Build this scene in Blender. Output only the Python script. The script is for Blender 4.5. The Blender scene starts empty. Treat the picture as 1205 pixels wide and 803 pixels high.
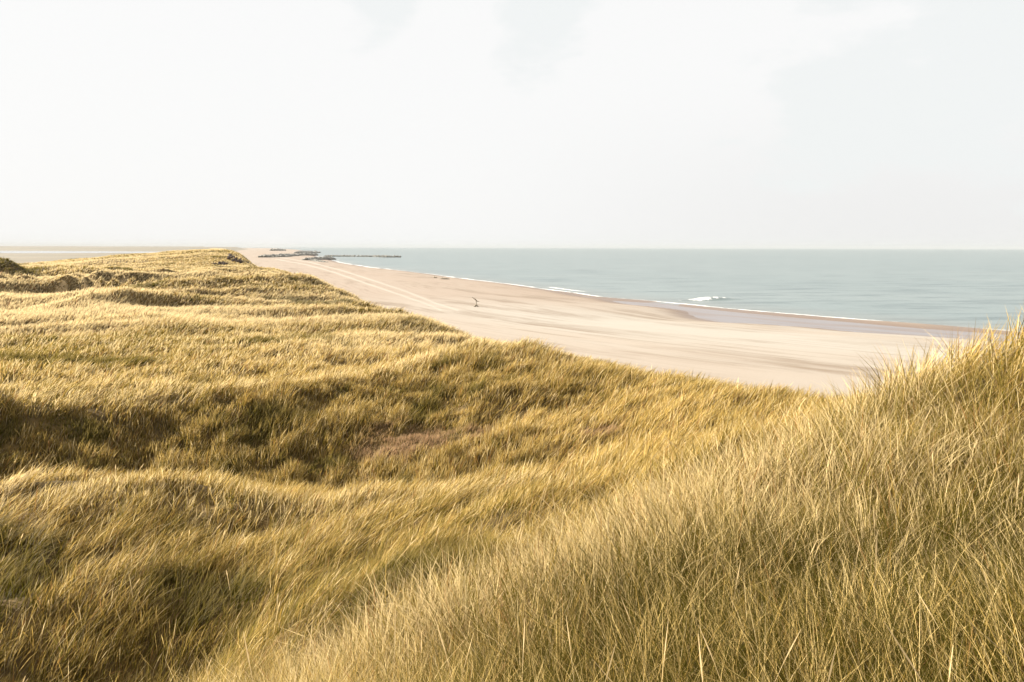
import bpy, math, random
import numpy as np

rng = np.random.default_rng(7)
random.seed(7)
D = bpy.data
scene = bpy.context.scene
COL = scene.collection

# ------------------------------------------------------------------ camera geometry (metres, sea level = 0)
F = 937.2                        # 28 mm lens on a 36 mm wide sensor, photo 1205 px wide
PITCH = math.atan((401.5 - 291.3) / F)
CAMZ = 14.0

def ray(px, py):
    u = (px - 602.5) / F
    v = (401.5 - py) / F
    fy = math.cos(PITCH) + v * math.sin(PITCH)
    fz = -math.sin(PITCH) + v * math.cos(PITCH)
    return u / fy, fz / fy        # x per metre forward, z per metre forward

def at(px, py, Y, dz=0.0):
    a, b = ray(px, py)
    return (a * Y, Y, CAMZ + b * Y + dz)

def on_level(px, py, z):
    a, b = ray(px, py)
    Y = (z - CAMZ) / b
    return (a * Y, Y)

# ------------------------------------------------------------------ noise
def _hash(ix, iy, seed):
    n = (ix.astype(np.int64) * 374761393 + iy.astype(np.int64) * 668265263 + seed * 1442695041) & 0xFFFFFFFF
    n = ((n ^ (n >> 13)) * 1274126177) & 0xFFFFFFFF
    n = n ^ (n >> 16)
    return (n & 0xFFFFFF) / float(0xFFFFFF)

def vnoise(x, y, seed=0):
    x = np.asarray(x, float); y = np.asarray(y, float)
    ix = np.floor(x); iy = np.floor(y)
    fx = x - ix; fy = y - iy
    fx = fx * fx * fx * (fx * (fx * 6 - 15) + 10); fy = fy * fy * fy * (fy * (fy * 6 - 15) + 10)
    a = _hash(ix, iy, seed); b = _hash(ix + 1, iy, seed)
    c = _hash(ix, iy + 1, seed); d = _hash(ix + 1, iy + 1, seed)
    return ((a + (b - a) * fx) * (1 - fy) + (c + (d - c) * fx) * fy) * 2 - 1

def fbm(x, y, seed=0, octv=4, gain=0.5):
    t = 0; amp = 1; tot = 0
    for k in range(octv):
        c, s = math.cos(0.6 * k), math.sin(0.6 * k)
        t = t + amp * vnoise((x * c - y * s) * 2 ** k + 13.7 * k, (x * s + y * c) * 2 ** k - 7.1 * k, seed + k)
        tot += amp; amp *= gain
    return t / tot

def sstep(a, b, x):
    t = np.clip((x - a) / (b - a), 0, 1)
    return t * t * (3 - 2 * t)

# ------------------------------------------------------------------ coast lines
SHORE = [(900, -700), (330, -130), (210, 10), (130, 85)]
SHORE += [on_level(px, py, 0.0) for px, py in ((1165, 387), (1000, 375), (890, 366), (800, 357.5), (700, 349),
                                                (620, 337.5), (560, 330.5), (480, 320), (430, 315), (400, 310))]
SHORE += [(-290, 1180), (-400, 1600), (-540, 2150), (-1080, 4000), (-1900, 6500), (-9000, 22000), (-12000, 30000)]
FOOT = [(400, -420), (75, -60), (42, -10), (32, 14), (28, 30), (24, 40), (20, 51), (14, 66), (5, 77), (-1, 90),
        (-10, 108), (-27, 145), (-70, 262), (-100, 335), (-150, 450), (-230, 700), (-333, 1000), (-440, 1300),
        (-690, 2000), (-1310, 4000), (-2200, 6500), (-9400, 22000), (-12400, 30000)]

def poly_dist(P, x, y):
    P = np.array(P, float)
    seg = P[1:] - P[:-1]
    L = np.hypot(seg[:, 0], seg[:, 1])
    cum = np.concatenate([[0], np.cumsum(L)])
    best = np.full(x.shape, 1e18); sg = np.ones(x.shape); tt = np.zeros(x.shape)
    for i in range(len(seg)):
        dx = x - P[i, 0]; dy = y - P[i, 1]
        t = np.clip((dx * seg[i, 0] + dy * seg[i, 1]) / L[i] ** 2, 0, 1)
        ex = dx - t * seg[i, 0]; ey = dy - t * seg[i, 1]
        d2 = ex * ex + ey * ey
        m = d2 < best
        cr = seg[i, 0] * dy - seg[i, 1] * dx       # >0: left of the line = inland
        best = np.where(m, d2, best); sg = np.where(m, np.sign(cr), sg)
        tt = np.where(m, cum[i] + t * L[i], tt)
    return np.sqrt(best) * sg, tt

# ------------------------------------------------------------------ dune relief: surveyed spot heights, interpolated
G = 0.6   # grass tops stand about this much above the sand
SPOT = [(0, 0, 12.15), (0, 2, 11.8), (-2, 0, 11.8), (2, 0, 12.2), (2.4, 2.4, 11.8), (-2, 2, 11.3), (4, 1.5, 12.2), (-4, 3, 9.9), (8, 7, 12.0),
        (9, 56, 4.4), (12.5, 48, 4.9), (14, 41, 5.5), (20, 36, 5.0), (5, 65, 4.6), (17, 46, 3.6), (14, 8, 12.2), (-8, 3, 8.2), (-1, 4, 11.0), (20, 16, 10.5), (26, 24, 6.5)]
for px, py, Y in [(1205, 803, 3.3), (900, 803, 3.9), (600, 803, 4.6), (450, 803, 5.2), (335, 803, 6.2),
                  (1205, 600, 6.0), (1050, 600, 6.4), (900, 600, 6.8), (750, 650, 6.3), (600, 700, 6.2), (450, 750, 6.3),
                  (1205, 370, 11.5), (1300, 345, 12), (1205, 480, 8.6), (1100, 414, 10.8), (1000, 463, 10), (850, 541, 8.9), (700, 612, 8.0),
                  (590, 652, 8.2), (480, 692, 7.6), (400, 745, 7.0),
                  (0, 803, 16.5), (200, 803, 17), (0, 700, 19.3), (200, 700, 19.8), (350, 720, 16), (450, 650, 18), (600, 635, 16.5),
                  (-90, 572, 25), (0, 572, 25), (100, 562, 26), (250, 570, 26), (400, 580, 25), (500, 578, 24), (600, 570, 23), (750, 553, 20.5), (900, 508, 18.5),
                  (0, 610, 23.2), (250, 610, 23.8), (400, 622, 22), (560, 600, 21), (700, 585, 19),
                  (-90, 560, 31.5), (0, 560, 32), (120, 556, 33), (250, 558, 34), (400, 560, 34), (550, 550, 32), (700, 530, 30), (850, 500, 26),
                  (-90, 466, 34.5), (0, 468, 35.5), (75, 475, 36.5), (150, 478, 37.5), (250, 465, 40), (320, 455, 42), (400, 445, 44.5), (480, 432, 46.5), (540, 416, 49), (590, 405, 51.5), (625, 399, 53), (642, 408, 51), (665, 420, 49),
                  (660, 418, 53), (700, 432, 46), (770, 447, 39), (870, 455, 33), (960, 462, 29), (1060, 475, 25),
                  (655, 470, 39), (750, 490, 32), (600, 510, 34.5), (600, 470, 40), (450, 500, 38.3), (200, 512, 36.6), (0, 510, 33.8), (530, 465, 41.5),
                  (0, 440, 49), (250, 440, 50), (0, 424, 54), (130, 430, 53), (250, 400, 66), (400, 418, 58), (400, 398, 66), (500, 410, 60),
                  (0, 385, 78), (120, 385, 78), (478, 369, 86), (504, 392, 80), (430, 362, 99), (452, 372, 94), (312, 322, 215), (400, 382, 80), (530, 394, 70), (350, 388, 78), (440, 388, 76),
                  (342, 340, 140), (362, 358, 127), (395, 357, 112), (200, 345, 130), (0, 345, 130), (0, 327, 168), (-70, 327, 168), (60, 326, 185), (150, 325, 215), (300, 322, 230), (285, 314, 310),
                  (300, 333, 170),
                  (240, 296, 370), (205, 298, 380), (150, 304, 385), (100, 310, 390), (50, 314, 390), (0, 315, 400), (262, 299, 350), (274, 305, 340),
                  (8, 323, 184), (-60, 322, 190), (60, 320, 215)]:
    x, y, z = at(px, py, Y, -G)
    SPOT.append((x, y, z))
for px, Y, z in [(480, 12, 6.3), (700, 13, 7.0), (330, 10.5, 6.2), (850, 14.5, 7.7), (1000, 17, 8.1), (1100, 19, 8.2), (1205, 22, 8.0),
                 (100, 10, 5.6), (0, 8, 6.9), (-60, 12, 5.0), (250, -29.5, 4.4), (0, -28.5, 4.4), (400, -28.5, 4.5), (600, -27, 5.7), (120, -30.5, 4.2),
                 (250, -47, 5.0), (0, -46.5, 4.9), (420, -52, 5.4), (600, -66, 4.6), (540, -62, 5.2),
                 (60, -600, 1.2), (0, -900, 1.0), (150, -800, 1.5), (-60, -700, 1.2), (250, -560, 4.0), (150, -520, 3.0), (0, -420, 3.5),
                 (240, -420, 7.0), (285, -500, 4.5), (200, -260, 5.2), (60, -290, 5.0), (60, -1200, 0.9), (250, -1500, 3.5)]:
    Yp = abs(Y)
    SPOT.append(((px - 602.5) / F * Yp / 0.985, Yp, z))
SP = np.array(SPOT)

def lr(x, y):
    r = np.hypot(x, y)
    th = np.arctan2(x, np.maximum(y, -0.5) + 1.0)
    return np.clip(th, -1.1, 1.1), np.log(r + 1.5)

_ts, _ls = lr(SP[:, 0], SP[:, 1])
_c = 0.035
_K = np.sqrt((_ts[:, None] - _ts[None]) ** 2 + (_ls[:, None] - _ls[None]) ** 2 + _c * _c) + np.eye(len(SP)) * 1e-3 * -1
_zm = SP[:, 2].mean()
_A = np.block([[_K, np.ones((len(SP), 1))], [np.ones((1, len(SP))), np.zeros((1, 1))]])
_w = np.linalg.solve(_A, np.append(SP[:, 2], 0))

def rbf(x, y):
    t, l = lr(x, y)
    out = np.full(x.shape, _w[-1])
    for i in range(len(SP)):
        out += _w[i] * np.sqrt((t - _ts[i]) ** 2 + (l - _ls[i]) ** 2 + _c * _c)
    return out

MOUND = at(7, 315, 184)
def relief(x, y):
    """ground height, shore distance, along-shore coordinate, foot distance"""
    s, t = poly_dist(SHORE, x, y)
    d, _ = poly_dist(FOOT, x, y)
    r = np.hypot(x, y)
    # beach with a bar and a runnel that widens towards the right
    wr = 27 * np.clip((290 - y) / 165, 0, 1) ** 1.7 * sstep(-60, 30, x) * (1 + 0.35 * vnoise(t / 22, t * 0, 77))
    run = sstep(0, 12, wr)
    sw = fbm(t / 35, s / 300, 21, 3) * 2.0
    s2 = s + sw * 0.6
    si = s2 - wr
    rise = 2.3 * (1 - np.exp(-np.maximum(si, 0) / 20.0))
    bot = np.maximum(-0.035 * np.maximum(-s2, 0), -4)
    zb = np.where(si > 0, rise, np.where(s2 > 0, 0, bot))
    rr = np.clip(s2 / np.maximum(wr, 0.1), 0, 1)
    bar = 0.30 * np.exp(-((s2 - 3.5) / (3.2 + 2.6 * vnoise(t / 19, 0 * t, 14))) ** 2) * run * (0.55 + 0.85 * vnoise(t / 16, 0 * t, 4))
    runnel = -0.22 * run * sstep(4.5, 9, s2) * sstep(wr + 1.5, wr - 5, s2)
    zb = zb + bar + runnel + 0.06 * fbm(s / 7, t / 40, 5, 3) * sstep(0, 8, si) + 0.02
    zb = zb + 0.5 * sstep(700, 1500, r) * sstep(5, 60, si)
    # dunes
    zd = rbf(x, y)
    back = sstep(0, 6, -y)
    zd = zd * (1 - back) + back * (12.0 + 0.5 * fbm(x / 12, y / 12, 33, 2) - 0.02 * r)
    far = sstep(500, 1100, r)
    zfar = 0.6 + 0.9 * np.maximum(fbm(x / 160, y / 90, 40, 4) + 0.15, 0) + 6 * sstep(2450, 3200, y) * (0.6 + 0.6 * fbm(x / 420, y / 500, 41, 4)) \
        + 3.5 * np.exp(-((d - 60) / 50) ** 2) * (0.5 + fbm(x / 120, y / 160, 43, 3))
    zfar = zfar + sstep(2900, 3600, y) * sstep(-1000, -1700, x) * (7 + 7 * fbm(x / 500, y / 900, 44, 4))
    zd = zd * (1 - far) + zfar * far
    amp = sstep(58, 92, r) * (0.35 + 0.65 * sstep(300, 180, r)) * sstep(700, 400, r)
    slant = y - 0.42 * x + 9 * fbm(x / 45, y / 45, 59, 2)
    wv = 1 - np.abs(fbm(x / 40 + slant / 70, slant / 11, 51, 3)) * 2.2
    wv2 = 1 - np.abs(fbm(x / 80, slant / 30, 57, 3)) * 2.2
    grow = np.clip(r / 120, 0.6, 1.8)
    zd = zd + amp * grow * (2.1 * (wv - 0.5) + 1.9 * (wv2 - 0.5))
    mx_, my_, _ = MOUND
    zd = zd + 2.7 * np.exp(-(np.hypot((x - mx_) / 6.2, (y - my_) / 7.0)) ** 1.8)
    mid = sstep(11, 18, r) * sstep(90, 55, r)
    zd = zd + mid * (0.60 * fbm(x / 4.5, y / 3.5, 61, 3) + 0.26 * fbm(x / 1.5, y / 1.3, 62, 2))
    zd = zd + sstep(14, 6, r) * 0.12 * fbm(x / 1.5, y / 1.5, 63, 2)
    # lagoon basin
    lg = np.clip(1.15 - np.hypot((x + 2300) / 1450, (y - 1850) / 520), -1, 1)
    zd = np.where(far > 0, zd * (1 - sstep(0.0, 0.12, lg)) - 1.0 * sstep(0.0, 0.12, lg), zd)
    dd = d + 2.2 * fbm(x / 14, y / 14, 71, 3) * np.clip(r / 60, 0.3, 2)
    k = sstep(-1, np.clip(7 + 0.02 * r, 9, 60), dd)
    z = zb * (1 - k) + zd * k
    return z, s, t, dd, s2, wr

# ------------------------------------------------------------------ polar grid sheets
def theta_list(nf, nb, half=0.95):
    f = np.linspace(-half, half, nf)
    b = np.linspace(half, 2 * math.pi - half, nb + 2)[1:-1]
    return np.concatenate([f, b])

def mesh_from(name, V, Q=None, T=None, smooth=True):
    me = D.meshes.new(name)
    nq = 0 if Q is None else len(Q); nt = 0 if T is None else len(T)
    me.vertices.add(len(V)); me.vertices.foreach_set('co', np.ascontiguousarray(V, np.float32).ravel())
    idx = []
    if nq: idx.append(np.asarray(Q).ravel())
    if nt: idx.append(np.asarray(T).ravel())
    idx = np.concatenate(idx).astype(np.int32)
    me.loops.add(len(idx)); me.loops.foreach_set('vertex_index', idx)
    me.polygons.add(nq + nt)
    st = np.concatenate([np.arange(nq) * 4, nq * 4 + np.arange(nt) * 3]).astype(np.int32)
    me.polygons.foreach_set('loop_start', st)
    me.polygons.foreach_set('use_smooth', np.full(nq + nt, smooth))
    me.update(calc_edges=True)
    return me

def add_attr(me, name, vals, typ='FLOAT'):
    a = me.attributes.new(name, typ, 'POINT')
    if typ == 'FLOAT': a.data.foreach_set('value', np.ascontiguousarray(vals, np.float32).ravel())
    elif typ == 'FLOAT_VECTOR': a.data.foreach_set('vector', np.ascontiguousarray(vals, np.float32).ravel())
    else: a.data.foreach_set('color', np.ascontiguousarray(vals, np.float32).ravel())

def link(name, me, mat, kind=None, label=None, cat=None, group=None, parent=None):
    o = D.objects.new(name, me); COL.objects.link(o)
    if mat: me.materials.append(mat)
    if kind: o['kind'] = kind
    if label: o['label'] = label
    if cat: o['category'] = cat
    if group: o['group'] = group
    if parent: o.parent = parent
    return o

TH = theta_list(760, 110)
NT = len(TH)
R = [0.0]
rr = 0.5
while rr < 27000:
    R.append(rr); rr *= 1.0115 if rr < 600 else 1.02
    if rr < 1.5: rr += 0.08
R = np.array(R[1:]); NR = len(R)
RR, TT = np.meshgrid(R, TH, indexing='ij')
GX = RR * np.sin(TT); GY = RR * np.cos(TT)
GZ, GS, GT, GD, GS2, GWR = relief(GX, GY)
def normals():
    i1 = np.minimum(np.arange(NR) + 2, NR - 1); i0 = np.maximum(np.arange(NR) - 2, 0)
    P = np.stack([GX, GY, GZ], -1)
    a = P[i1] - P[i0]; b = np.roll(P, -3, axis=1) - np.roll(P, 3, axis=1)
    n = np.cross(b, a); n /= np.linalg.norm(n, axis=-1, keepdims=True) + 1e-12
    n *= np.sign(n[..., 2:3])
    return [n[..., k] for k in range(3)]
GN = normals()

def grid_faces(NR, NT, keep=None):
    i = np.arange(NR - 1)[:, None]; j = np.arange(NT)[None]
    jn = (j + 1) % NT
    q = np.stack([i * NT + j, i * NT + jn, (i + 1) * NT + jn, (i + 1) * NT + j], -1)
    if keep is not None:
        m = keep[:-1] & keep[1:]; m = m & np.roll(m, -1, axis=1)
        return q[m]
    return q.reshape(-1, 4)

def sample_grid(A, x, y):
    r = np.hypot(x, y); th = np.arctan2(x, y)
    fi = np.interp(r, R, np.arange(NR)); nf = 760
    fj = (th + 0.95) / 1.9 * (nf - 1); fj = np.clip(fj, 0, nf - 1.001)
    i = np.clip(fi.astype(int), 0, NR - 2); j = fj.astype(int)
    a = fi - i; b = fj - j
    return (A[i, j] * (1 - a) * (1 - b) + A[i + 1, j] * a * (1 - b) + A[i, j + 1] * (1 - a) * b + A[i + 1, j + 1] * a * b)

# ------------------------------------------------------------------ node helper
def new_mat(name):
    m = D.materials.new(name); m.use_nodes = True
    nt = m.node_tree; nt.nodes.clear()
    return m, nt

class NT_:
    def __init__(s, nt): s.nt = nt
    def n(s, typ, inputs=None, **kw):
        nd = s.nt.nodes.new(typ)
        for k, v in kw.items(): setattr(nd, k, v)
        for k, v in (inputs or {}).items():
            sk = nd.inputs[k]
            if isinstance(v, bpy.types.NodeSocket): s.nt.links.new(v, sk)
            else: sk.default_value = v
        return nd
    def math(s, op, a, b=None, clamp=False):
        nd = s.nt.nodes.new('ShaderNodeMath'); nd.operation = op; nd.use_clamp = clamp
        for i, v in enumerate((a, b)):
            if v is None: continue
            if isinstance(v, bpy.types.NodeSocket): s.nt.links.new(v, nd.inputs[i])
            else: nd.inputs[i].default_value = v
        return nd.outputs[0]
    def mix(s, f, a, b, typ='RGBA', blend='MIX'):
        nd = s.nt.nodes.new('ShaderNodeMix'); nd.data_type = typ
        if typ == 'RGBA': nd.blend_type = blend
        ia, ib, io = (6, 7, 2) if typ == 'RGBA' else (2, 3, 0)
        for i, v in ((0, f), (ia, a), (ib, b)):
            if isinstance(v, bpy.types.NodeSocket): s.nt.links.new(v, nd.inputs[i])
            else:
                if typ == 'RGBA' and i != 0 and len(v) == 3: v = (*v, 1)
                nd.inputs[i].default_value = v
        return nd.outputs[io]
    def ramp(s, f, a, b):
        nd = s.n('ShaderNodeMapRange', {0: f, 1: a, 2: b, 3: 0.0, 4: 1.0}); nd.interpolation_type = 'SMOOTHSTEP'
        return nd.outputs[0]
    def attr(s, name):
        return s.n('ShaderNodeAttribute', attribute_name=name)
    def noise(s, vec, scale, detail=4, rough=0.55):
        return s.n('ShaderNodeTexNoise', {'Vector': vec, 'Scale': scale, 'Detail': detail, 'Roughness': rough}).outputs[0]

# ------------------------------------------------------------------ ground sheet
# vehicle tracks on the beach
def track_field(x, y):
    out = np.zeros(x.shape)
    for P in ([(330, 304), (365, 309), (400, 318), (440, 331), (480, 344), (512, 357), (540, 366)],
              [(325, 306), (360, 312), (390, 320), (430, 334), (470, 347), (498, 357), (520, 366)]):
        W = [on_level(px, py, 2.2) for px, py in P]
        d, _ = poly_dist(W, x, y)
        d = np.abs(d)
        out = np.maximum(out, np.exp(-(d / np.clip(0.0021 * np.hypot(x, y), 0.3, 6)) ** 2))
    return out

def veg_field(x, y, dd):
    """1 where the dune is grown over, 0 on bare sand"""
    r = np.hypot(x, y)
    e = dd + 1.5 * fbm(x / 5, y / 5, 81, 3)
    return sstep(0.5, 5, e)

VEG = veg_field(GX, GY, GD)
TRK = track_field(GX, GY) * sstep(2, -3, GD)
ground_me = mesh_from('ground', np.stack([GX, GY, GZ], -1).reshape(-1, 3), grid_faces(NR, NT))
add_attr(ground_me, 'veg', VEG.ravel())
add_attr(ground_me, 'trk', TRK.ravel())
add_attr(ground_me, 'st', np.stack([GS, GT, GZ], -1).reshape(-1, 3), 'FLOAT_VECTOR')

gm, nt = new_mat('sand_and_soil'); N = NT_(nt)
geo = N.n('ShaderNodeNewGeometry').outputs['Position']
st = N.attr('st').outputs['Vector']
stx = N.n('ShaderNodeVectorMath', {0: st, 1: (0.13, 0.022, 0.0)}, operation='MULTIPLY').outputs[0]
streak = N.noise(stx, 1.0, 6, 0.62)
stx2 = N.n('ShaderNodeVectorMath', {0: st, 1: (0.9, 0.05, 0.0)}, operation='MULTIPLY').outputs[0]
streak2 = N.noise(stx2, 1.0, 5, 0.6)
patch = N.noise(N.n('ShaderNodeVectorMath', {0: st, 1: (0.03, 0.006, 0.0)}, operation='MULTIPLY').outputs[0], 1.0, 3)
fine = N.noise(geo, 2.5, 5, 0.7)
blot = N.ramp(N.noise(N.n('ShaderNodeVectorMath', {0: st, 1: (0.05, 0.018, 0.0)}, operation='MULTIPLY').outputs[0], 1.0, 5, 0.65), 0.36, 0.56)
sand = N.mix(N.ramp(patch, 0.38, 0.62), (0.300, 0.275, 0.240), (0.280, 0.238, 0.197))
rad0 = N.n('ShaderNodeVectorMath', {0: geo}, operation='LENGTH').outputs['Value']
sand = N.mix(N.math('MULTIPLY', N.ramp(rad0, 130, 210), 0.8), sand, (0.235, 0.180, 0.140))
sand = N.mix(N.math('MULTIPLY', N.ramp(streak, 0.48, 0.66), N.math('MULTIPLY', blot, 0.85)), sand, (0.155, 0.115, 0.082))
sand = N.mix(N.math('MULTIPLY', N.ramp(streak2, 0.50, 0.66), N.math('MULTIPLY', blot, 0.6)), sand, (0.165, 0.125, 0.09))
sand = N.mix(N.math('MULTIPLY', N.ramp(streak2, 0.46, 0.28), 0.5), sand, (0.27, 0.245, 0.205))
sand = N.mix(N.math('MULTIPLY', N.attr('trk').outputs['Fac'], 0.9), sand, (0.34, 0.315, 0.27))
sand = N.mix(N.math('MULTIPLY', fine, 0.18), sand, (0.17, 0.14, 0.105))
zz = N.n('ShaderNodeSeparateXYZ', {0: st}).outputs[2]
wetn = N.math('ADD', zz, N.math('MULTIPLY', N.math('SUBTRACT', streak, 0.5), 0.9))
wet = N.math('MULTIPLY', N.ramp(wetn, 0.85, 0.10), 0.9)
sand = N.mix(wet, sand, (0.135, 0.092, 0.066))
vegc = N.mix(N.ramp(N.noise(geo, 0.35, 5, 0.65), 0.42, 0.6), (0.12, 0.075, 0.022), (0.065, 0.042, 0.012))
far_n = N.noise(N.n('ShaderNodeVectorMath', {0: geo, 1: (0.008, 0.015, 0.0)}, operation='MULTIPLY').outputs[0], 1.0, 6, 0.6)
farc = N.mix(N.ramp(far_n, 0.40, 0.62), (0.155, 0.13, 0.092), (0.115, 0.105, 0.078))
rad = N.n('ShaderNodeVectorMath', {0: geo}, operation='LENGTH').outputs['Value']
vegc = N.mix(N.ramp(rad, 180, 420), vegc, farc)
col = N.mix(N.attr('veg').outputs['Fac'], sand, vegc)
rough = N.mix(wet, (0.95,) * 3, (0.35,) * 3)
bmp = N.n('ShaderNodeBump', {'Strength': 0.5, 'Distance': 0.06, 'Height': N.math('ADD', fine, streak2)})
pb = N.n('ShaderNodeBsdfPrincipled', {'Base Color': col, 'Roughness': rough, 'Normal': bmp.outputs[0], 'Specular IOR Level': 0.25})
N.n('ShaderNodeOutputMaterial', {'Surface': pb.outputs[0]})
link('ground', ground_me, gm, 'structure')

# ------------------------------------------------------------------ sea sheet
wave_x, wave_y = on_level(838, 353, 0.0)
def sea_z(x, y, s):
    r = np.hypot(x, y)
    off = -s
    a = 0.10 * sstep(4, 40, off) * sstep(900, 300, r)
    z = a * (fbm(off / 9, x / 60, 91, 3))
    # the one small breaker
    dx = x - wave_x; dy = y - wave_y
    ca, sa = math.cos(-0.28), math.sin(-0.28)
    along = dx * ca - dy * sa; acr = dx * sa + dy * ca
    z = z + 0.95 * np.exp(-(along / 7.5) ** 2) * np.where(acr > 0, np.exp(-(acr / 3.2) ** 2), np.exp(-(acr / 1.2) ** 2))
    return z, along, acr

def build_sea():
    th = np.linspace(-0.95, 1.35, 820); nt_ = len(th)
    R2 = [30.0]
    while R2[-1] < 26000: R2.append(R2[-1] * (1.006 if R2[-1] < 500 else 1.02))
    R2 = np.array(R2); nr = len(R2)
    rr, tt = np.meshgrid(R2, th, indexing='ij')
    x = rr * np.sin(tt); y = rr * np.cos(tt)
    s, t = poly_dist(SHORE, x, y)
    s2 = s + fbm(t / 35, s / 300, 21, 3) * 2.0 * 0.6
    z, al, ac = sea_z(x, y, s)
    wr = 27 * np.clip((290 - y) / 165, 0, 1) ** 1.7 * sstep(-60, 30, x) * (1 + 0.35 * vnoise(t / 22, t * 0, 77))
    foam = 0.95 * np.exp(-((s2 + 1.2 + 0.6 * fbm(t / 9, s * 0, 95, 3)) / np.clip(0.0045 * rr, 0.7, 3.0)) ** 2) * (0.62 + 0.55 * fbm(t / 14, s / 40, 96, 3))
    foam = np.maximum(foam, 0.75 * np.exp(-((s2 + 8 + 3 * fbm(t / 30, s * 0, 97, 3)) / 1.1) ** 2) * sstep(0.1, 0.6, fbm(t / 22, s / 60 + 3, 98, 3)))
    foam = np.maximum(foam, 1.1 * np.exp(-((al + 4.0) / 3.4) ** 2) * np.exp(-((ac + 0.7) / 0.9) ** 2))
    foam = np.maximum(foam, 0.8 * np.exp(-((al + 1) / 9.0) ** 2) * np.exp(-((ac + 0.0) / 0.5) ** 2))
    shallow = sstep(-26, 4, s2)
    i = np.arange(nr - 1)[:, None]; j = np.arange(nt_ - 1)[None]
    q = np.stack([i * nt_ + j, i * nt_ + j + 1, (i + 1) * nt_ + j + 1, (i + 1) * nt_ + j], -1)
    ok = (s < 50)
    m = ok[:-1, :-1] & ok[1:, 1:]
    q = q[m]
    V = np.stack([x, y, z], -1).reshape(-1, 3)
    used, inv = np.unique(q.ravel(), return_inverse=True)
    me = mesh_from('sea', V[used], inv.reshape(-1, 4))
    add_attr(me, 'foam', foam.ravel()[used]); add_attr(me, 'shallow', shallow.ravel()[used])
    add_attr(me, 'runnel', (sstep(0.5, 5, s2)).ravel()[used])
    add_attr(me, 'st', np.stack([s, t, z], -1).reshape(-1, 3)[used], 'FLOAT_VECTOR')
    return me

def water_mat(name, with_foam=True):
    m, nt = new_mat(name); N = NT_(nt)
    geo = N.n('ShaderNodeNewGeometry').outputs['Position']
    w1 = N.noise(N.n('ShaderNodeVectorMath', {0: geo, 1: (0.035, 0.13, 1.0)}, operation='MULTIPLY').outputs[0], 1.0, 6, 0.62)
    w2 = N.noise(N.n('ShaderNodeVectorMath', {0: geo, 1: (0.35, 0.9, 1.0)}, operation='MULTIPLY').outputs[0], 1.0, 5, 0.6)
    w3 = N.noise(N.n('ShaderNodeVectorMath', {0: geo, 1: (0.004, 0.012, 1.0)}, operation='MULTIPLY').outputs[0], 1.0, 5, 0.55)
    deep = N.mix(N.ramp(w3, 0.35, 0.65), (0.125, 0.160, 0.164), (0.145, 0.178, 0.180))
    deep = N.mix(N.math('MULTIPLY', N.ramp(w1, 0.46, 0.66), 0.8), deep, (0.055, 0.082, 0.088))
    deep = N.mix(N.math('MULTIPLY', N.ramp(w2, 0.50, 0.7), 0.45), deep, (0.055, 0.082, 0.088))
    col = deep; rough = 0.32
    bh = N.math('ADD', N.math('MULTIPLY', w1, 0.7), N.math('MULTIPLY', w2, 0.25))
    if with_foam:
        sh = N.attr('shallow').outputs['Fac']; rn = N.attr('runnel').outputs['Fac']
        st = N.attr('st').outputs['Vector']
        col = N.mix(N.math('MULTIPLY', sh, 0.6), col, (0.15, 0.155, 0.145))
        sk = N.noise(N.n('ShaderNodeVectorMath', {0: st, 1: (0.25, 0.03, 0.0)}, operation='MULTIPLY').outputs[0], 1.0, 5)
        rcol = N.mix(N.ramp(sk, 0.45, 0.65), (0.165, 0.15, 0.155), (0.15, 0.115, 0.1))
        col = N.mix(rn, col, rcol)
        fn = N.noise(N.n('ShaderNodeVectorMath', {0: st, 1: (0.9, 0.35, 0.0)}, operation='MULTIPLY').outputs[0], 1.0, 5, 0.7)
        fo = N.math('ADD', N.attr('foam').outputs['Fac'], N.math('MULTIPLY', N.math('SUBTRACT', fn, 0.5), 1.5))
        ff = N.ramp(fo, 0.28, 0.56)
        col = N.mix(ff, col, (0.55, 0.55, 0.54))
        rough = N.mix(ff, (0.32,) * 3, (0.8,) * 3)
        bs = N.mix(rn, (0.5,) * 3, (0.05,) * 3)
    else:
        bs = 0.01; rough = 0.08; col = N.mix(0.7, col, (0.30, 0.32, 0.34))
    b = N.n('ShaderNodeBump', {'Strength': bs, 'Distance': 0.6, 'Height': bh})
    p = N.n('ShaderNodeBsdfPrincipled', {'Base Color': col, 'Roughness': rough, 'Normal': b.outputs[0], 'IOR': 1.33})
    N.n('ShaderNodeOutputMaterial', {'Surface': p.outputs[0]})
    return m
link('sea', build_sea(), water_mat('sea_water'), 'structure')

def build_lagoon():
    n = 96
    a = np.linspace(0, 2 * math.pi, n, endpoint=False)
    V = [(-2300, 1850, 0.35)] + [(-2300 + 1700 * math.cos(t), 1850 + 610 * math.sin(t), 0.35) for t in a]
    T = [(0, 1 + i, 1 + (i + 1) % n) for i in range(n)]
    return mesh_from('lagoon', np.array(V), T=np.array(T))
link('lagoon', build_lagoon(), water_mat('lagoon_water', False), 'structure')

# ------------------------------------------------------------------ grass
def crestA(x, y):
    return np.interp(x, [-26, -22.7, -18.1, -15, -12.6, -9.5, -6.1, -3.2, 0, 1.3, 2.1], [34.5, 35.5, 37.5, 40, 42, 44.5, 46.5, 49, 51.5, 53, 51]) + 0.6 * vnoise(x / 2, y * 0, 5)

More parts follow.
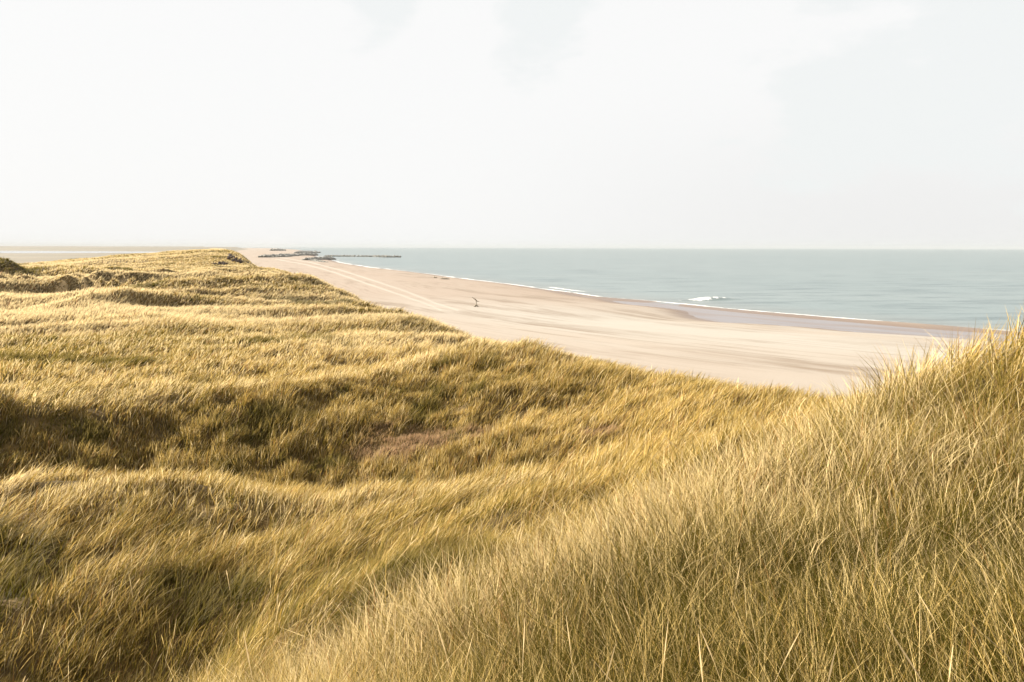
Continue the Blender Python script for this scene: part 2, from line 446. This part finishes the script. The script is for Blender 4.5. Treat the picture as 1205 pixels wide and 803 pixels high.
def scrub_fields(x, y):
    """A: low olive scrub on the steep face below the second crest; P: reddish heath patches"""
    crest = crestA(x, y)
    A = sstep(31.0, 33.5, y) * sstep(crest + 0.8, crest - 0.8, y) * sstep(3.0, -4.0, x + 2.5 * vnoise(x / 3, y / 3, 8))
    P = np.zeros(x.shape)
    for px, py, Y, rx, ry in ((490, 512, 37.0, 3.0, 2.0), (700, 487, 33.2, 1.3, 0.8), (650, 545, 29.0, 0.7, 0.4), (560, 500, 37, 1.0, 1.2)):
        cx, cy, _ = at(px, py, Y)
        q = np.hypot((x - cx) / rx, (y - cy) / ry) + 0.45 * fbm(x / 0.8, y / 0.8, 9, 2)
        P = np.maximum(P, sstep(1.15, 0.6, q))
    return A, P

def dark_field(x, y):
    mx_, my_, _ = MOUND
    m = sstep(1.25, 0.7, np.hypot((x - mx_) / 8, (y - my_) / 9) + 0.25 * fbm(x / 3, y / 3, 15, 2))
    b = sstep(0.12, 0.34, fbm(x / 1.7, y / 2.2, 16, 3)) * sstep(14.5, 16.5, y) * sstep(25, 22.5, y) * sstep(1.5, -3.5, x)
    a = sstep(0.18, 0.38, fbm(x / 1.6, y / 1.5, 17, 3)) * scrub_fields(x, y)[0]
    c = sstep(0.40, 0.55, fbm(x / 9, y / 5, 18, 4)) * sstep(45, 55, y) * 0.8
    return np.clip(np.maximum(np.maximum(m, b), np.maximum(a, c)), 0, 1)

def make_blades(tx, ty, seed, r0, r1, K, heads=0.0):
    """tx,ty: blade roots. Returns mesh arrays"""
    g = np.random.default_rng(seed)
    n = len(tx)
    r = np.hypot(tx, ty)
    tz = sample_grid(GZ, tx, ty)
    A, P = scrub_fields(tx, ty)
    gust = fbm(tx / 3.2 + 5, ty / 3.2, 101, 3)
    gust2 = fbm(tx / 14, ty / 9, 105, 2)
    nearC = sstep(13.5, 10.5, r) if r0 < 14 else np.zeros(n)
    H = 0.74 * (1 + (g.uniform(0.6, 1.25, n) - 1) * (1 - 0.35 * nearC)) * (1 + 0.25 * gust2)
    H *= (1 - 0.22 * A) * (1 - 0.35 * P) * (1 + (0.38 + 0.5 * A) * fbm(tx / 0.9, ty / 0.9, 131, 2))
    H *= 1 - 0.18 * sstep(60, 200, r)
    # lean: the wind comes over the dunes from the left
    lean = (0.52 + 0.30 * gust) * (1 - 0.80 * nearC) * (1 - 0.5 * A)
    spread = 0.22 + 0.15 * nearC
    lean = lean * np.repeat(g.uniform(0.35, 1.35, n // 7 + 1), 7)[:n]
    lx = lean + g.normal(0, spread, n) - 0.16 * nearC * sstep(4.5, 0.0, tx)
    ly = 0.12 * gust + 0.1 + g.normal(0, spread, n)
    base_t = 0.35
    w = np.maximum(0.0029 + 0.0015 * g.random(n), r * 0.00078 * g.uniform(0.75, 1.3, n))
    phi = g.uniform(0, math.pi, n)
    # far blades turned roughly broad side across the view
    far = sstep(25, 60, r)
    phi = phi * (1 - 0.5 * far) + 0.0
    wx = np.cos(phi); wy = np.sin(phi)
    if K == 3: ts = (0.0, 0.38, 0.74); tip = 1.0; wf = (0.9, 1.0, 0.72)
    else: ts = (0.0, 0.55); tip = 1.0; wf = (1.0, 0.9)
    def pos(t):
        bend = t ** 1.7
        hx = lx * bend * H * 1.05; hy = ly * bend * H * 1.05
        k = np.sqrt(np.maximum(1 - np.minimum((np.hypot(lx, ly) * t * 0.62), 0.95) ** 2, 0.08))
        return tx + hx + lx * 0.15 * H * t, ty + hy + ly * 0.15 * H * t, tz - 0.03 + H * t * k
    cols = []
    V = np.empty((n, 2 * len(ts) + 1, 3), np.float32)
    TTs = np.empty((n, 2 * len(ts) + 1), np.float32)
    for i, t in enumerate(ts):
        x, y, z = pos(t)
        V[:, 2 * i, 0] = x - wx * w * wf[i] / 2; V[:, 2 * i, 1] = y - wy * w * wf[i] / 2; V[:, 2 * i, 2] = z
        V[:, 2 * i + 1, 0] = x + wx * w * wf[i] / 2; V[:, 2 * i + 1, 1] = y + wy * w * wf[i] / 2; V[:, 2 * i + 1, 2] = z
        TTs[:, 2 * i] = t; TTs[:, 2 * i + 1] = t
    x, y, z = pos(tip); V[:, -1, 0] = x; V[:, -1, 1] = y; V[:, -1, 2] = z; TTs[:, -1] = 1
    nv = 2 * len(ts) + 1
    base = (np.arange(n) * nv)[:, None]
    Q = np.concatenate([base + np.array([[2 * i, 2 * i + 1, 2 * i + 3, 2 * i + 2]]) for i in range(len(ts) - 1)], 0)
    T = base + np.array([[nv - 3, nv - 2, nv - 1]])
    # colours: dry straw, olive green and rust, mixed blade by blade and patch by patch, plus painted crest light and near shade
    straw = np.array([0.58, 0.425, 0.16]); straw2 = np.array([0.42, 0.27, 0.058]); pale = np.array([0.78, 0.605, 0.31])
    green = np.array([0.125, 0.108, 0.008]); olive = np.array([0.155, 0.09, 0.006]); rust = np.array([0.34, 0.17, 0.06])
    heath = np.array([0.33, 0.20, 0.12])
    u = g.random(n)
    patchn = fbm(tx / 6 + 40, ty / 6, 111, 3)
    low0 = sstep(9.0, 5.0, r) * nearC
    gfrac = 0.20 + 0.30 * patchn + 0.30 * low0 * sstep(-1.0, 3.0, tx) + 0.30 * nearC * sstep(2.0, 5.5, tx) + 0.10 * nearC + 0.38 * sstep(25, 18, ty) * (1 - nearC) * sstep(6, -2, tx)
    band = fbm(tx / 40 + 3, (ty - 0.5 * tx) / 12, 141, 4)
    farb = sstep(40, 80, r)
    gfrac = gfrac + farb * (0.85 * band - 0.2)
    low = nearC * sstep(2.2, 0.2, r - 5.2 - 0.45 * np.clip(tx, 0, 6) + 0.8 * gust) * sstep(-1.6, 0.6, tx + 0.6 * gust)  # near zone whose shade is painted into the blade colours below
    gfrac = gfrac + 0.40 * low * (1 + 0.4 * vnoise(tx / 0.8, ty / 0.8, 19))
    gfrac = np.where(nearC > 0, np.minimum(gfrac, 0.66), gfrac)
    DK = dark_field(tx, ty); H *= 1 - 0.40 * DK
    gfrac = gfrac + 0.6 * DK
    isg = u < gfrac
    v = g.random(n)[:, None]
    C1 = straw * (1 - v) + straw2 * v
    m = g.random(n) < 0.18 + farb * (0.42 + 0.40 * sstep(0.15, -0.3, band)) + 0.72 * sstep(4.8, 7.0, r) * sstep(15, 11.5, r) * sstep(6.5, 4.5, tx) + 0.45 * sstep(0, 1.5, ty - crestA(tx, ty)) * sstep(9, 4, ty - crestA(tx, ty)) + 0.4 * np.exp(-((ty - 25.8) / 1.5) ** 2) * sstep(4, 0, tx); C1[m] = pale  # bleached blades massed along the crests, painting in their sunlit bands
    m = g.random(n) < 0.05; C1[m] = rust
    C1[isg] = (green * (1 - v) + olive * v)[isg]
    amix = (0.38 * A * g.uniform(0.1, 1.1, n))[:, None]
    C1 = C1 * (1 - amix) + olive * 0.62 * amix
    shade_mix = (0.92 * low * isg * g.uniform(0.6, 1.05, n))[:, None]; C1 = C1 * (1 - shade_mix) + np.array([0.036, 0.032, 0.003]) * shade_mix  # green blades darkened by colour here, standing in for shade
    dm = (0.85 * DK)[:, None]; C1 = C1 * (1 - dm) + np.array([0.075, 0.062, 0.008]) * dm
    sm = ((~isg) & (g.random(n) < 0.6 * low)); C1[sm] = C1[sm] * 0.3 + np.array([0.74, 0.55, 0.22]) * 0.7; w = w * np.where(sm, 1.25, 1.0)
    pm = (0.85 * P)[:, None]; C1 = C1 * (1 - pm) + heath * pm
    C1 = C1 * (1 + g.uniform(-0.38, 0.15, n) * (1 - 0.55 * sstep(40, 110, r)))[:, None]
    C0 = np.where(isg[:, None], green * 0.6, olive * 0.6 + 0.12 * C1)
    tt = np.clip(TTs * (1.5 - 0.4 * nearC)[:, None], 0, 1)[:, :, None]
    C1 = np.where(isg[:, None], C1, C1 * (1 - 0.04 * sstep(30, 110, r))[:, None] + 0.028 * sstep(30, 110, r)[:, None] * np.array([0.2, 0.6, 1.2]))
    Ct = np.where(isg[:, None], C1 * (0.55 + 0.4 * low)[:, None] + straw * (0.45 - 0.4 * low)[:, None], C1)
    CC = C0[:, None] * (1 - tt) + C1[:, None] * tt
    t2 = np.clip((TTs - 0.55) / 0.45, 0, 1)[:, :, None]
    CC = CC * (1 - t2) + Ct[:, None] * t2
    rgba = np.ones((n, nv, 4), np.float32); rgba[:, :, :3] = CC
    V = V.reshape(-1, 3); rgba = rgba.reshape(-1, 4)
    if heads > 0:
        # seed heads: slim spindles on taller dry stems
        hs = np.nonzero((g.random(n) < heads) & (A < 0.3))[0]
        k = len(hs)
        st0 = len(V)
        HH = 0.86 * g.uniform(0.85, 1.15, k)
        lx2 = lx[hs] * 0.7 + g.normal(0, 0.12, k); ly2 = ly[hs] * 0.7 + g.normal(0, 0.12, k)
        tsx = [0, 0.45, 0.80, 0.88, 1.0]
        wsx = [0.0020, 0.0017, 0.0015, 0.0046, 0.0012]
        rs = np.maximum(1, r[hs] / 6.0)
        VV = np.empty((k, 10, 3), np.float32)
        for i, (t, ww) in enumerate(zip(tsx, wsx)):
            b = t ** 1.4
            cx = tx[hs] + lx2 * HH * b; cy = ty[hs] + ly2 * HH * b; cz = tz[hs] + HH * t * 0.96
            for sgn, o in ((-1, 0), (1, 1)):
                VV[:, 2 * i + o, 0] = cx + sgn * wx[hs] * ww * rs; VV[:, 2 * i + o, 1] = cy + sgn * wy[hs] * ww * rs; VV[:, 2 * i + o, 2] = cz
        bb = (st0 + np.arange(k) * 10)[:, None]
        Q2 = np.concatenate([bb + np.array([[2 * i, 2 * i + 1, 2 * i + 3, 2 * i + 2]]) for i in range(4)], 0)
        Q = np.concatenate([Q, Q2], 0)
        hc = np.ones((k, 10, 4), np.float32); hc[:, :, :3] = np.array([0.62, 0.46, 0.24]) * g.uniform(0.8, 1.1, (k, 1, 1))
        V = np.concatenate([V, VV.reshape(-1, 3)], 0); rgba = np.concatenate([rgba, hc.reshape(-1, 4)], 0)
    TN = np.repeat(np.stack([sample_grid(GN[k], tx, ty) for k in range(3)], -1) * (1 - 0.35 * nearC)[:, None], nv, axis=0)
    if len(V) > len(TN): TN = np.concatenate([TN, np.tile([[0., 0., .5]], (len(V) - len(TN), 1))])
    return V, Q, T, rgba, TN

def grass_mat():
    m, nt = new_mat('dune_grass'); N = NT_(nt)
    c = N.attr('tint').outputs['Color']
    nrm = N.n('ShaderNodeNewGeometry').outputs['Normal']
    half = N.n('ShaderNodeVectorMath', {0: nrm, 3: 0.55}, operation='SCALE').outputs[0]
    nn = N.n('ShaderNodeVectorMath', {0: N.n('ShaderNodeVectorMath', {0: half, 1: N.attr('lie').outputs['Vector']}, operation='ADD').outputs[0]}, operation='NORMALIZE').outputs[0]
    d = N.n('ShaderNodeBsdfPrincipled', {'Base Color': c, 'Roughness': 0.6, 'Specular IOR Level': 0.05, 'Normal': nn})
    tr = N.n('ShaderNodeBsdfTranslucent', {'Color': c})
    mx = N.n('ShaderNodeMixShader', {0: 0.42, 1: d.outputs[0], 2: tr.outputs[0]})
    N.n('ShaderNodeOutputMaterial', {'Surface': mx.outputs[0]})
    return m
GM = grass_mat()

def scatter(r0, r1, dens, half, seed, tuft_k, sig):
    """clustered roots: tufts of tuft_k blades; dens(r) in blades per square metre"""
    g = np.random.default_rng(seed)
    rs = np.linspace(r0, r1, 3000); pdf = dens(rs) * rs
    cdf = np.concatenate([[0], np.cumsum((pdf[1:] + pdf[:-1]) / 2 * np.diff(rs))])
    tot = cdf[-1] * 2 * half
    nt_ = int(tot / tuft_k)
    i = np.arange(nt_) + g.uniform(0, 1000)
    r = np.interp(np.mod(i * 0.7548776662, 1) * cdf[-1], cdf, rs); th = (np.mod(i * 0.5698402910, 1) * 2 - 1) * half
    r = r * (1 + g.normal(0, 0.012, nt_)); th = th + g.normal(0, 0.008, nt_)
    x = r * np.sin(th); y = r * np.cos(th)
    cl = fbm(x / 2.2, y / 2.2, 121, 3)
    keep = g.random(nt_) < np.clip(0.86 + 1.1 * cl + 0.5 * scrub_fields(x, y)[0], 0.6, 1)
    x, y, r = x[keep], y[keep], r[keep]
    x = np.repeat(x, tuft_k); y = np.repeat(y, tuft_k); r = np.repeat(r, tuft_k)
    sg = sig * (1 + r / 45)
    x = x + g.normal(0, 1, len(x)) * sg; y = y + g.normal(0, 1, len(x)) * sg
    v = sample_grid(VEG, x, y)
    sa = scrub_fields(x, y)[0]
    ex = np.nonzero(g.random(len(x)) < sa * 0.9)[0]
    x = np.concatenate([x, x[ex] + g.normal(0, 0.22, len(ex))]); y = np.concatenate([y, y[ex] + g.normal(0, 0.22, len(ex))])
    v = sample_grid(VEG, x, y)
    k = (g.random(len(x)) < v ** 1.5) & (np.hypot(x, y) > max(r0 * 0.8, 1.1))
    return x[k], y[k]

def dens(r): return 1250 * np.where(r < 6, 1.0, (6 / np.maximum(r, 6)) ** 1.36) * (1 + 0.8 * sstep(60, 90, r))

def grass_obj(name, label, r0, r1, half, seed, tuft_k, sig, K, heads=0.0):
    x, y = scatter(r0, r1, dens, half, seed, tuft_k, sig)
    V, Q, T, C, TN = make_blades(x, y, seed + 1, r0, r1, K, heads)
    me = mesh_from(name, V, Q, T, smooth=False)
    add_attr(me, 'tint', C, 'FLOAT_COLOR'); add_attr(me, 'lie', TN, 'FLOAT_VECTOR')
    print(name, len(x), 'blades')
    return link(name, me, GM, 'stuff', label, 'grass')

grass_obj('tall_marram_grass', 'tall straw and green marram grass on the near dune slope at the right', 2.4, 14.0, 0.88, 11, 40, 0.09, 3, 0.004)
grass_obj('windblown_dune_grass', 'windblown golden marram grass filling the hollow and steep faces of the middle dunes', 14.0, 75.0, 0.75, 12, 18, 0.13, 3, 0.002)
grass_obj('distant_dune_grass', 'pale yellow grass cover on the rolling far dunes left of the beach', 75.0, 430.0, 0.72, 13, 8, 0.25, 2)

# ------------------------------------------------------------------ rocks, driftwood, scarp
def rock_mat(name, c1, c2):
    m, nt = new_mat(name); N = NT_(nt)
    geo = N.n('ShaderNodeNewGeometry').outputs['Position']
    a = N.noise(geo, 0.8, 5, 0.65)
    col = N.mix(N.ramp(a, 0.4, 0.62), c1, c2)
    b = N.n('ShaderNodeBump', {'Strength': 0.6, 'Distance': 0.1, 'Height': N.noise(geo, 3.0, 5, 0.7)})
    p = N.n('ShaderNodeBsdfPrincipled', {'Base Color': col, 'Roughness': 0.85, 'Normal': b.outputs[0]})
    N.n('ShaderNodeOutputMaterial', {'Surface': p.outputs[0]})
    return m

import bmesh
def boulder(bm, c, s, g):
    q = bmesh.ops.create_icosphere(bm, subdivisions=1, radius=1.0)['verts']
    sx, sy, sz = s * g.uniform(.7, 1.3), s * g.uniform(.7, 1.3), s * g.uniform(.5, .9)
    a = g.uniform(0, 6.28); ca, sa = math.cos(a), math.sin(a)
    for v in q:
        k = g.uniform(0.78, 1.15)
        x, y, z = v.co.x * sx * k, v.co.y * sy * k, v.co.z * sz * k
        v.co = (c[0] + x * ca - y * sa, c[1] + x * sa + y * ca, c[2] + z)

def groyne(name, label, pts, width, height, step, mat, seed, group='rock groynes along the far beach'):
    g = random.Random(seed)
    bm = bmesh.new()
    for (x0, y0, z0), (x1, y1, z1) in zip(pts[:-1], pts[1:]):
        L = math.hypot(x1 - x0, y1 - y0); n = max(2, int(L / step))
        nx, ny = -(y1 - y0) / L, (x1 - x0) / L
        for i in range(n):
            f = (i + g.random()) / n
            for k in range(4):
                o = g.uniform(-1, 1)
                zt = (z0 + (z1 - z0) * f) + height * (1 - o * o) * g.uniform(0.35, 0.85)
                boulder(bm, (x0 + (x1 - x0) * f + nx * o * width / 2, y0 + (y1 - y0) * f + ny * o * width / 2, zt), step * g.uniform(0.55, 0.95), g)
    me = D.meshes.new(name); bm.to_mesh(me); bm.free()
    return link(name, me, mat, None, label, 'groyne', group)

RM = rock_mat('groyne_rock', (0.20, 0.19, 0.165), (0.15, 0.145, 0.125))
def lv(px, py, z): x, y = on_level(px, py, z); return (x, y, z)
groyne('rock_groyne', 'long low rock jetty reaching out into the calm sea beyond the beach',
       [lv(384, 302.6, 0.0), lv(410, 302.7, 0.0), lv(440, 302.8, 0.1), lv(458, 303.2, 0.3), lv(472, 303.2, 0.3)], 9, 1.7, 2.2, RM, 1)
groyne('rock_groyne', 'short curved rock groyne at the waterline nearest along the beach',
       [lv(360, 308.2, 0.8), lv(374, 306.5, 0.8), lv(390, 306.0, 0.2)], 8, 2.6, 2.4, RM, 2)
groyne('rock_groyne', 'small hooked rock spur just below the short curved groyne',
       [lv(368, 308.4, 0.8), lv(376, 309.9, 0.6), lv(383, 310.8, 0.2)], 5, 1.7, 1.7, RM, 3)
groyne('rock_groyne', 'flat grey rock bank lying across the pink sand behind the groynes',
       [lv(309, 303.6, 2.6), lv(330, 303.0, 2.4), lv(352, 301.2, 1.6), lv(370, 300.8, 1.0)], 12, 2.2, 3.0, RM, 4)
groyne('rock_groyne', 'thin dark rock groyne at the water behind the flat grey bank',
       [lv(350, 298.9, 1.4), lv(362, 298.4, 0.6), lv(374, 298.4, 0.1)], 14, 3.2, 4.0, RM, 5)
groyne('rock_groyne', 'farthest rock groyne, a dark dash close under the horizon',
       [lv(322, 295.9, 3.0), lv(334, 296.4, 1.5)], 30, 5.0, 7.0, RM, 6)

# eroded dark turf scarp on the seaward nose of the tall far dune
def lump_strip(name, pts, thick, mat, label, cat, seed):
    g = random.Random(seed); bm = bmesh.new()
    for (x0, y0, z0), (x1, y1, z1) in zip(pts[:-1], pts[1:]):
        n = max(3, int(math.dist((x0, y0, z0), (x1, y1, z1)) / 0.45))
        for i in range(n):
            f = (i + g.random()) / n
            for k in range(3):
                boulder(bm, (x0 + (x1 - x0) * f + g.uniform(-.5, .5), y0 + (y1 - y0) * f + g.uniform(-1.2, 1.2), z0 + (z1 - z0) * f + g.uniform(-thick, thick) * 0.5), 0.55 * g.uniform(.6, 1.1) * (thick / 1.6) ** .5, g)
    me = D.meshes.new(name); bm.to_mesh(me); bm.free()
    return link(name, me, mat, None, label, cat, None)
SM = rock_mat('dark_turf', (0.075, 0.045, 0.028), (0.035, 0.022, 0.015))
lump_strip('eroded_bank', [at(268, 302.5, 328), at(275, 305.5, 326), at(285, 309.5, 324)], 2.0, SM, 'dark brown eroded bank on the seaward end of the tall far dune', 'bank', 5)
lump_strip('eroded_bank', [at(249, 312.5, 320), at(260, 310.5, 318), at(267, 312, 316)], 1.2, SM, 'thin dark arched turf edge just below the dark brown eroded bank', 'bank', 6)

WM = rock_mat('weathered_wood', (0.27, 0.225, 0.165), (0.20, 0.165, 0.12))
def tube(bm, P, rad, seg=8):
    from mathutils import Vector
    rings = []
    for i, p in enumerate(P):
        a = Vector(P[min(i + 1, len(P) - 1)]) - Vector(P[max(i - 1, 0)]); a.normalize()
        u = a.cross(Vector((0.3, 1, 0.2))).normalized(); v = a.cross(u)
        rings.append([bm.verts.new(Vector(p) + (u * math.cos(t) + v * math.sin(t)) * rad[i]) for t in [2 * math.pi * k / seg for k in range(seg)]])
    for a, b in zip(rings[:-1], rings[1:]):
        for k in range(seg): bm.faces.new((a[k], a[(k + 1) % seg], b[(k + 1) % seg], b[k]))
    bm.faces.new(rings[0]); bm.faces.new(rings[-1][::-1])

def ground_at(x, y):
    return float(sample_grid(GZ, np.array([x]), np.array([y]))[0])

sx, sy = on_level(560, 361, 2.2); sz = ground_at(sx, sy)
stake = D.objects.new('driftwood_stake', None); COL.objects.link(stake); stake.location = (sx, sy, sz)
stake.scale = (0.85,) * 3
stake['label'] = 'weathered driftwood trunk standing upright in the open sand of the beach'; stake['category'] = 'driftwood'
def part(name, P, rad, mat, parent):
    bm = bmesh.new(); tube(bm, P, rad); me = D.meshes.new(name); bm.to_mesh(me); bm.free()
    return link(name, me, mat, parent=parent)
part('trunk', [(0.0, 0, -0.3), (-0.1, 0, 0.1), (0.1, 0, .8), (0.0, 0.05, 1.5), (-0.12, 0, 1.95)], [.20, .12, .09, .10, .06], WM, stake)
part('branch', [(0.42, 0.1, 1.28), (0.05, 0, 1.55), (-0.45, 0, 1.95), (-0.95, -0.1, 2.3)], [.04, .12, .10, .04], WM, stake)
part('branch', [(0.05, 0.0, 1.4), (0.5, 0.1, 1.25), (0.85, 0.1, 1.30)], [.12, .07, .03], WM, stake)
part('root', [(-0.55, 0.05, 0.0), (-0.15, 0, 0.28), (0.2, 0, 0.3), (0.6, 0.05, 0.02)], [.08, .2, .2, .07], WM, stake)

for px, py, L, lab in ((523, 330.6, 4.2, 'long dark driftwood log lying near the waterline'), (512, 328.8, 1.8, 'small dark driftwood log just up the beach from the long one')):
    x, y = on_level(px, py, 0.9); z = ground_at(x, y)
    bm = bmesh.new()
    tube(bm, [(-L / 2, 0.5, .1), (-L / 5, 0.1, .25), (L / 5, -.2, .22), (L / 2, -.6, .15)], [.12, .3, .28, .1])
    tube(bm, [(-L / 6, 0.1, .2), (-L / 5, 0.4, .7), (-L / 4, .5, 1.0)], [.12, .08, .04])
    me = D.meshes.new('driftwood_log'); bm.to_mesh(me); bm.free()
    o = link('driftwood_log', me, WM, None, lab, 'driftwood', 'driftwood logs'); o.location = (x, y, z)

# ------------------------------------------------------------------ haze
HAZE = 7e-5
def haze():
    x0, x1, y0, y1, z0, z1 = -28000, 28000, -28000, 28000, -6, 60
    V = np.array([(x, y, z) for x in (x0, x1) for y in (y0, y1) for z in (z0, z1)])
    Q = np.array([(0, 1, 3, 2), (4, 6, 7, 5), (0, 4, 5, 1), (2, 3, 7, 6), (0, 2, 6, 4), (1, 5, 7, 3)])
    me = mesh_from('haze', V, Q, smooth=False)
    m, nt = new_mat('haze'); N = NT_(nt)
    v = N.n('ShaderNodeVolumePrincipled', {'Color': (0.44, 0.46, 0.48, 1), 'Density': HAZE, 'Anisotropy': 0.0})
    N.n('ShaderNodeOutputMaterial', {'Volume': v.outputs[0]})
    link('haze', me, m, 'stuff')
haze()

# ------------------------------------------------------------------ sun, sky
SUN_AZ = math.radians(-68)      # left of the view direction, ahead of the camera
SUN_EL = math.radians(30)
sd = (math.sin(SUN_AZ) * math.cos(SUN_EL), math.cos(SUN_AZ) * math.cos(SUN_EL), math.sin(SUN_EL))
L = D.lights.new('sun', 'SUN'); L.energy = 5.0; L.angle = math.radians(0.6); L.color = (1.0, 0.92, 0.78)
lo = D.objects.new('sun', L); COL.objects.link(lo)
from mathutils import Vector
lo.rotation_euler = Vector(sd).to_track_quat('Z', 'Y').to_euler()

w = D.worlds.new('World'); scene.world = w; w.use_nodes = True
nt = w.node_tree; nt.nodes.clear(); N = NT_(nt)
sky = N.n('ShaderNodeTexSky', sky_type='NISHITA', sun_disc=False, sun_elevation=SUN_EL, sun_rotation=SUN_AZ, dust_density=3.0, air_density=1.0, ozone_density=1.0)
gen = N.n('ShaderNodeNewGeometry').outputs['Incoming']
dirv = N.n('ShaderNodeTexCoord').outputs['Generated']
sc = N.n('ShaderNodeVectorMath', {0: dirv, 1: (1.0, 1.0, 2.6)}, operation='MULTIPLY').outputs[0]
cn = N.noise(sc, 5.0, 6, 0.6)
wob = N.math('MULTIPLY', N.math('SUBTRACT', cn, 0.5), 2.2)
def skydir(px, py):
    a, b = ray(px, py); v = Vector((a, 1, b)).normalized(); return v
def thin(px, py, rad):
    d = N.n('ShaderNodeVectorMath', {0: dirv, 1: skydir(px, py)}, operation='DISTANCE').outputs['Value']
    d = N.math('ADD', d, N.math('MULTIPLY', wob, rad * 1.3))
    return N.ramp(d, rad, rad * 0.55)
t = thin(640, 10, 0.085)
for a in ((450, -5, 0.06), (1000, 105, 0.13), (1190, 40, 0.16)):
    t = N.math('MAXIMUM', t, thin(*a))
low = N.n('ShaderNodeSeparateXYZ', {0: dirv})
right = N.math('MULTIPLY', N.ramp(low.outputs[0], -0.15, 0.45), N.ramp(low.outputs[2], 0.22, 0.02))
veil = N.mix(right, (3.03, 3.025, 3.015), (2.76, 2.755, 2.745))
fac = 0.99
veil = N.mix(N.math('MULTIPLY', t, 0.9), veil, (2.80, 2.87, 2.86))
col = N.mix(fac, sky.outputs[0], veil)
bg = N.n('ShaderNodeBackground', {'Color': col, 'Strength': 0.1})
N.n('ShaderNodeOutputWorld', {'Surface': bg.outputs[0]})

# ------------------------------------------------------------------ camera and render settings
cam = D.cameras.new('camera'); cam.lens = 28; cam.sensor_width = 36; cam.clip_end = 80000; cam.clip_start = 0.05
co = D.objects.new('camera', cam); COL.objects.link(co)
co.location = (0, 0, CAMZ)
from mathutils import Matrix
co.rotation_euler = (Matrix.Rotation(math.pi / 2 - PITCH, 3, 'X') @ Matrix.Rotation(math.radians(0.14), 3, 'Z')).to_euler()
scene.camera = co
vs = scene.view_settings
vs.view_transform = 'Standard'; vs.look = 'None'; vs.exposure = 1.66; vs.gamma = 1.0; vs.use_curve_mapping = False
scene.render.engine = 'CYCLES'
cy = scene.cycles
cy.max_bounces = 8; cy.diffuse_bounces = 2; cy.glossy_bounces = 3; cy.transmission_bounces = 4; cy.volume_bounces = 1
cy.transparent_max_bounces = 4; cy.use_denoising = True; cy.sample_clamp_indirect = 5
cy.use_adaptive_sampling = True; cy.adaptive_threshold = 0.02
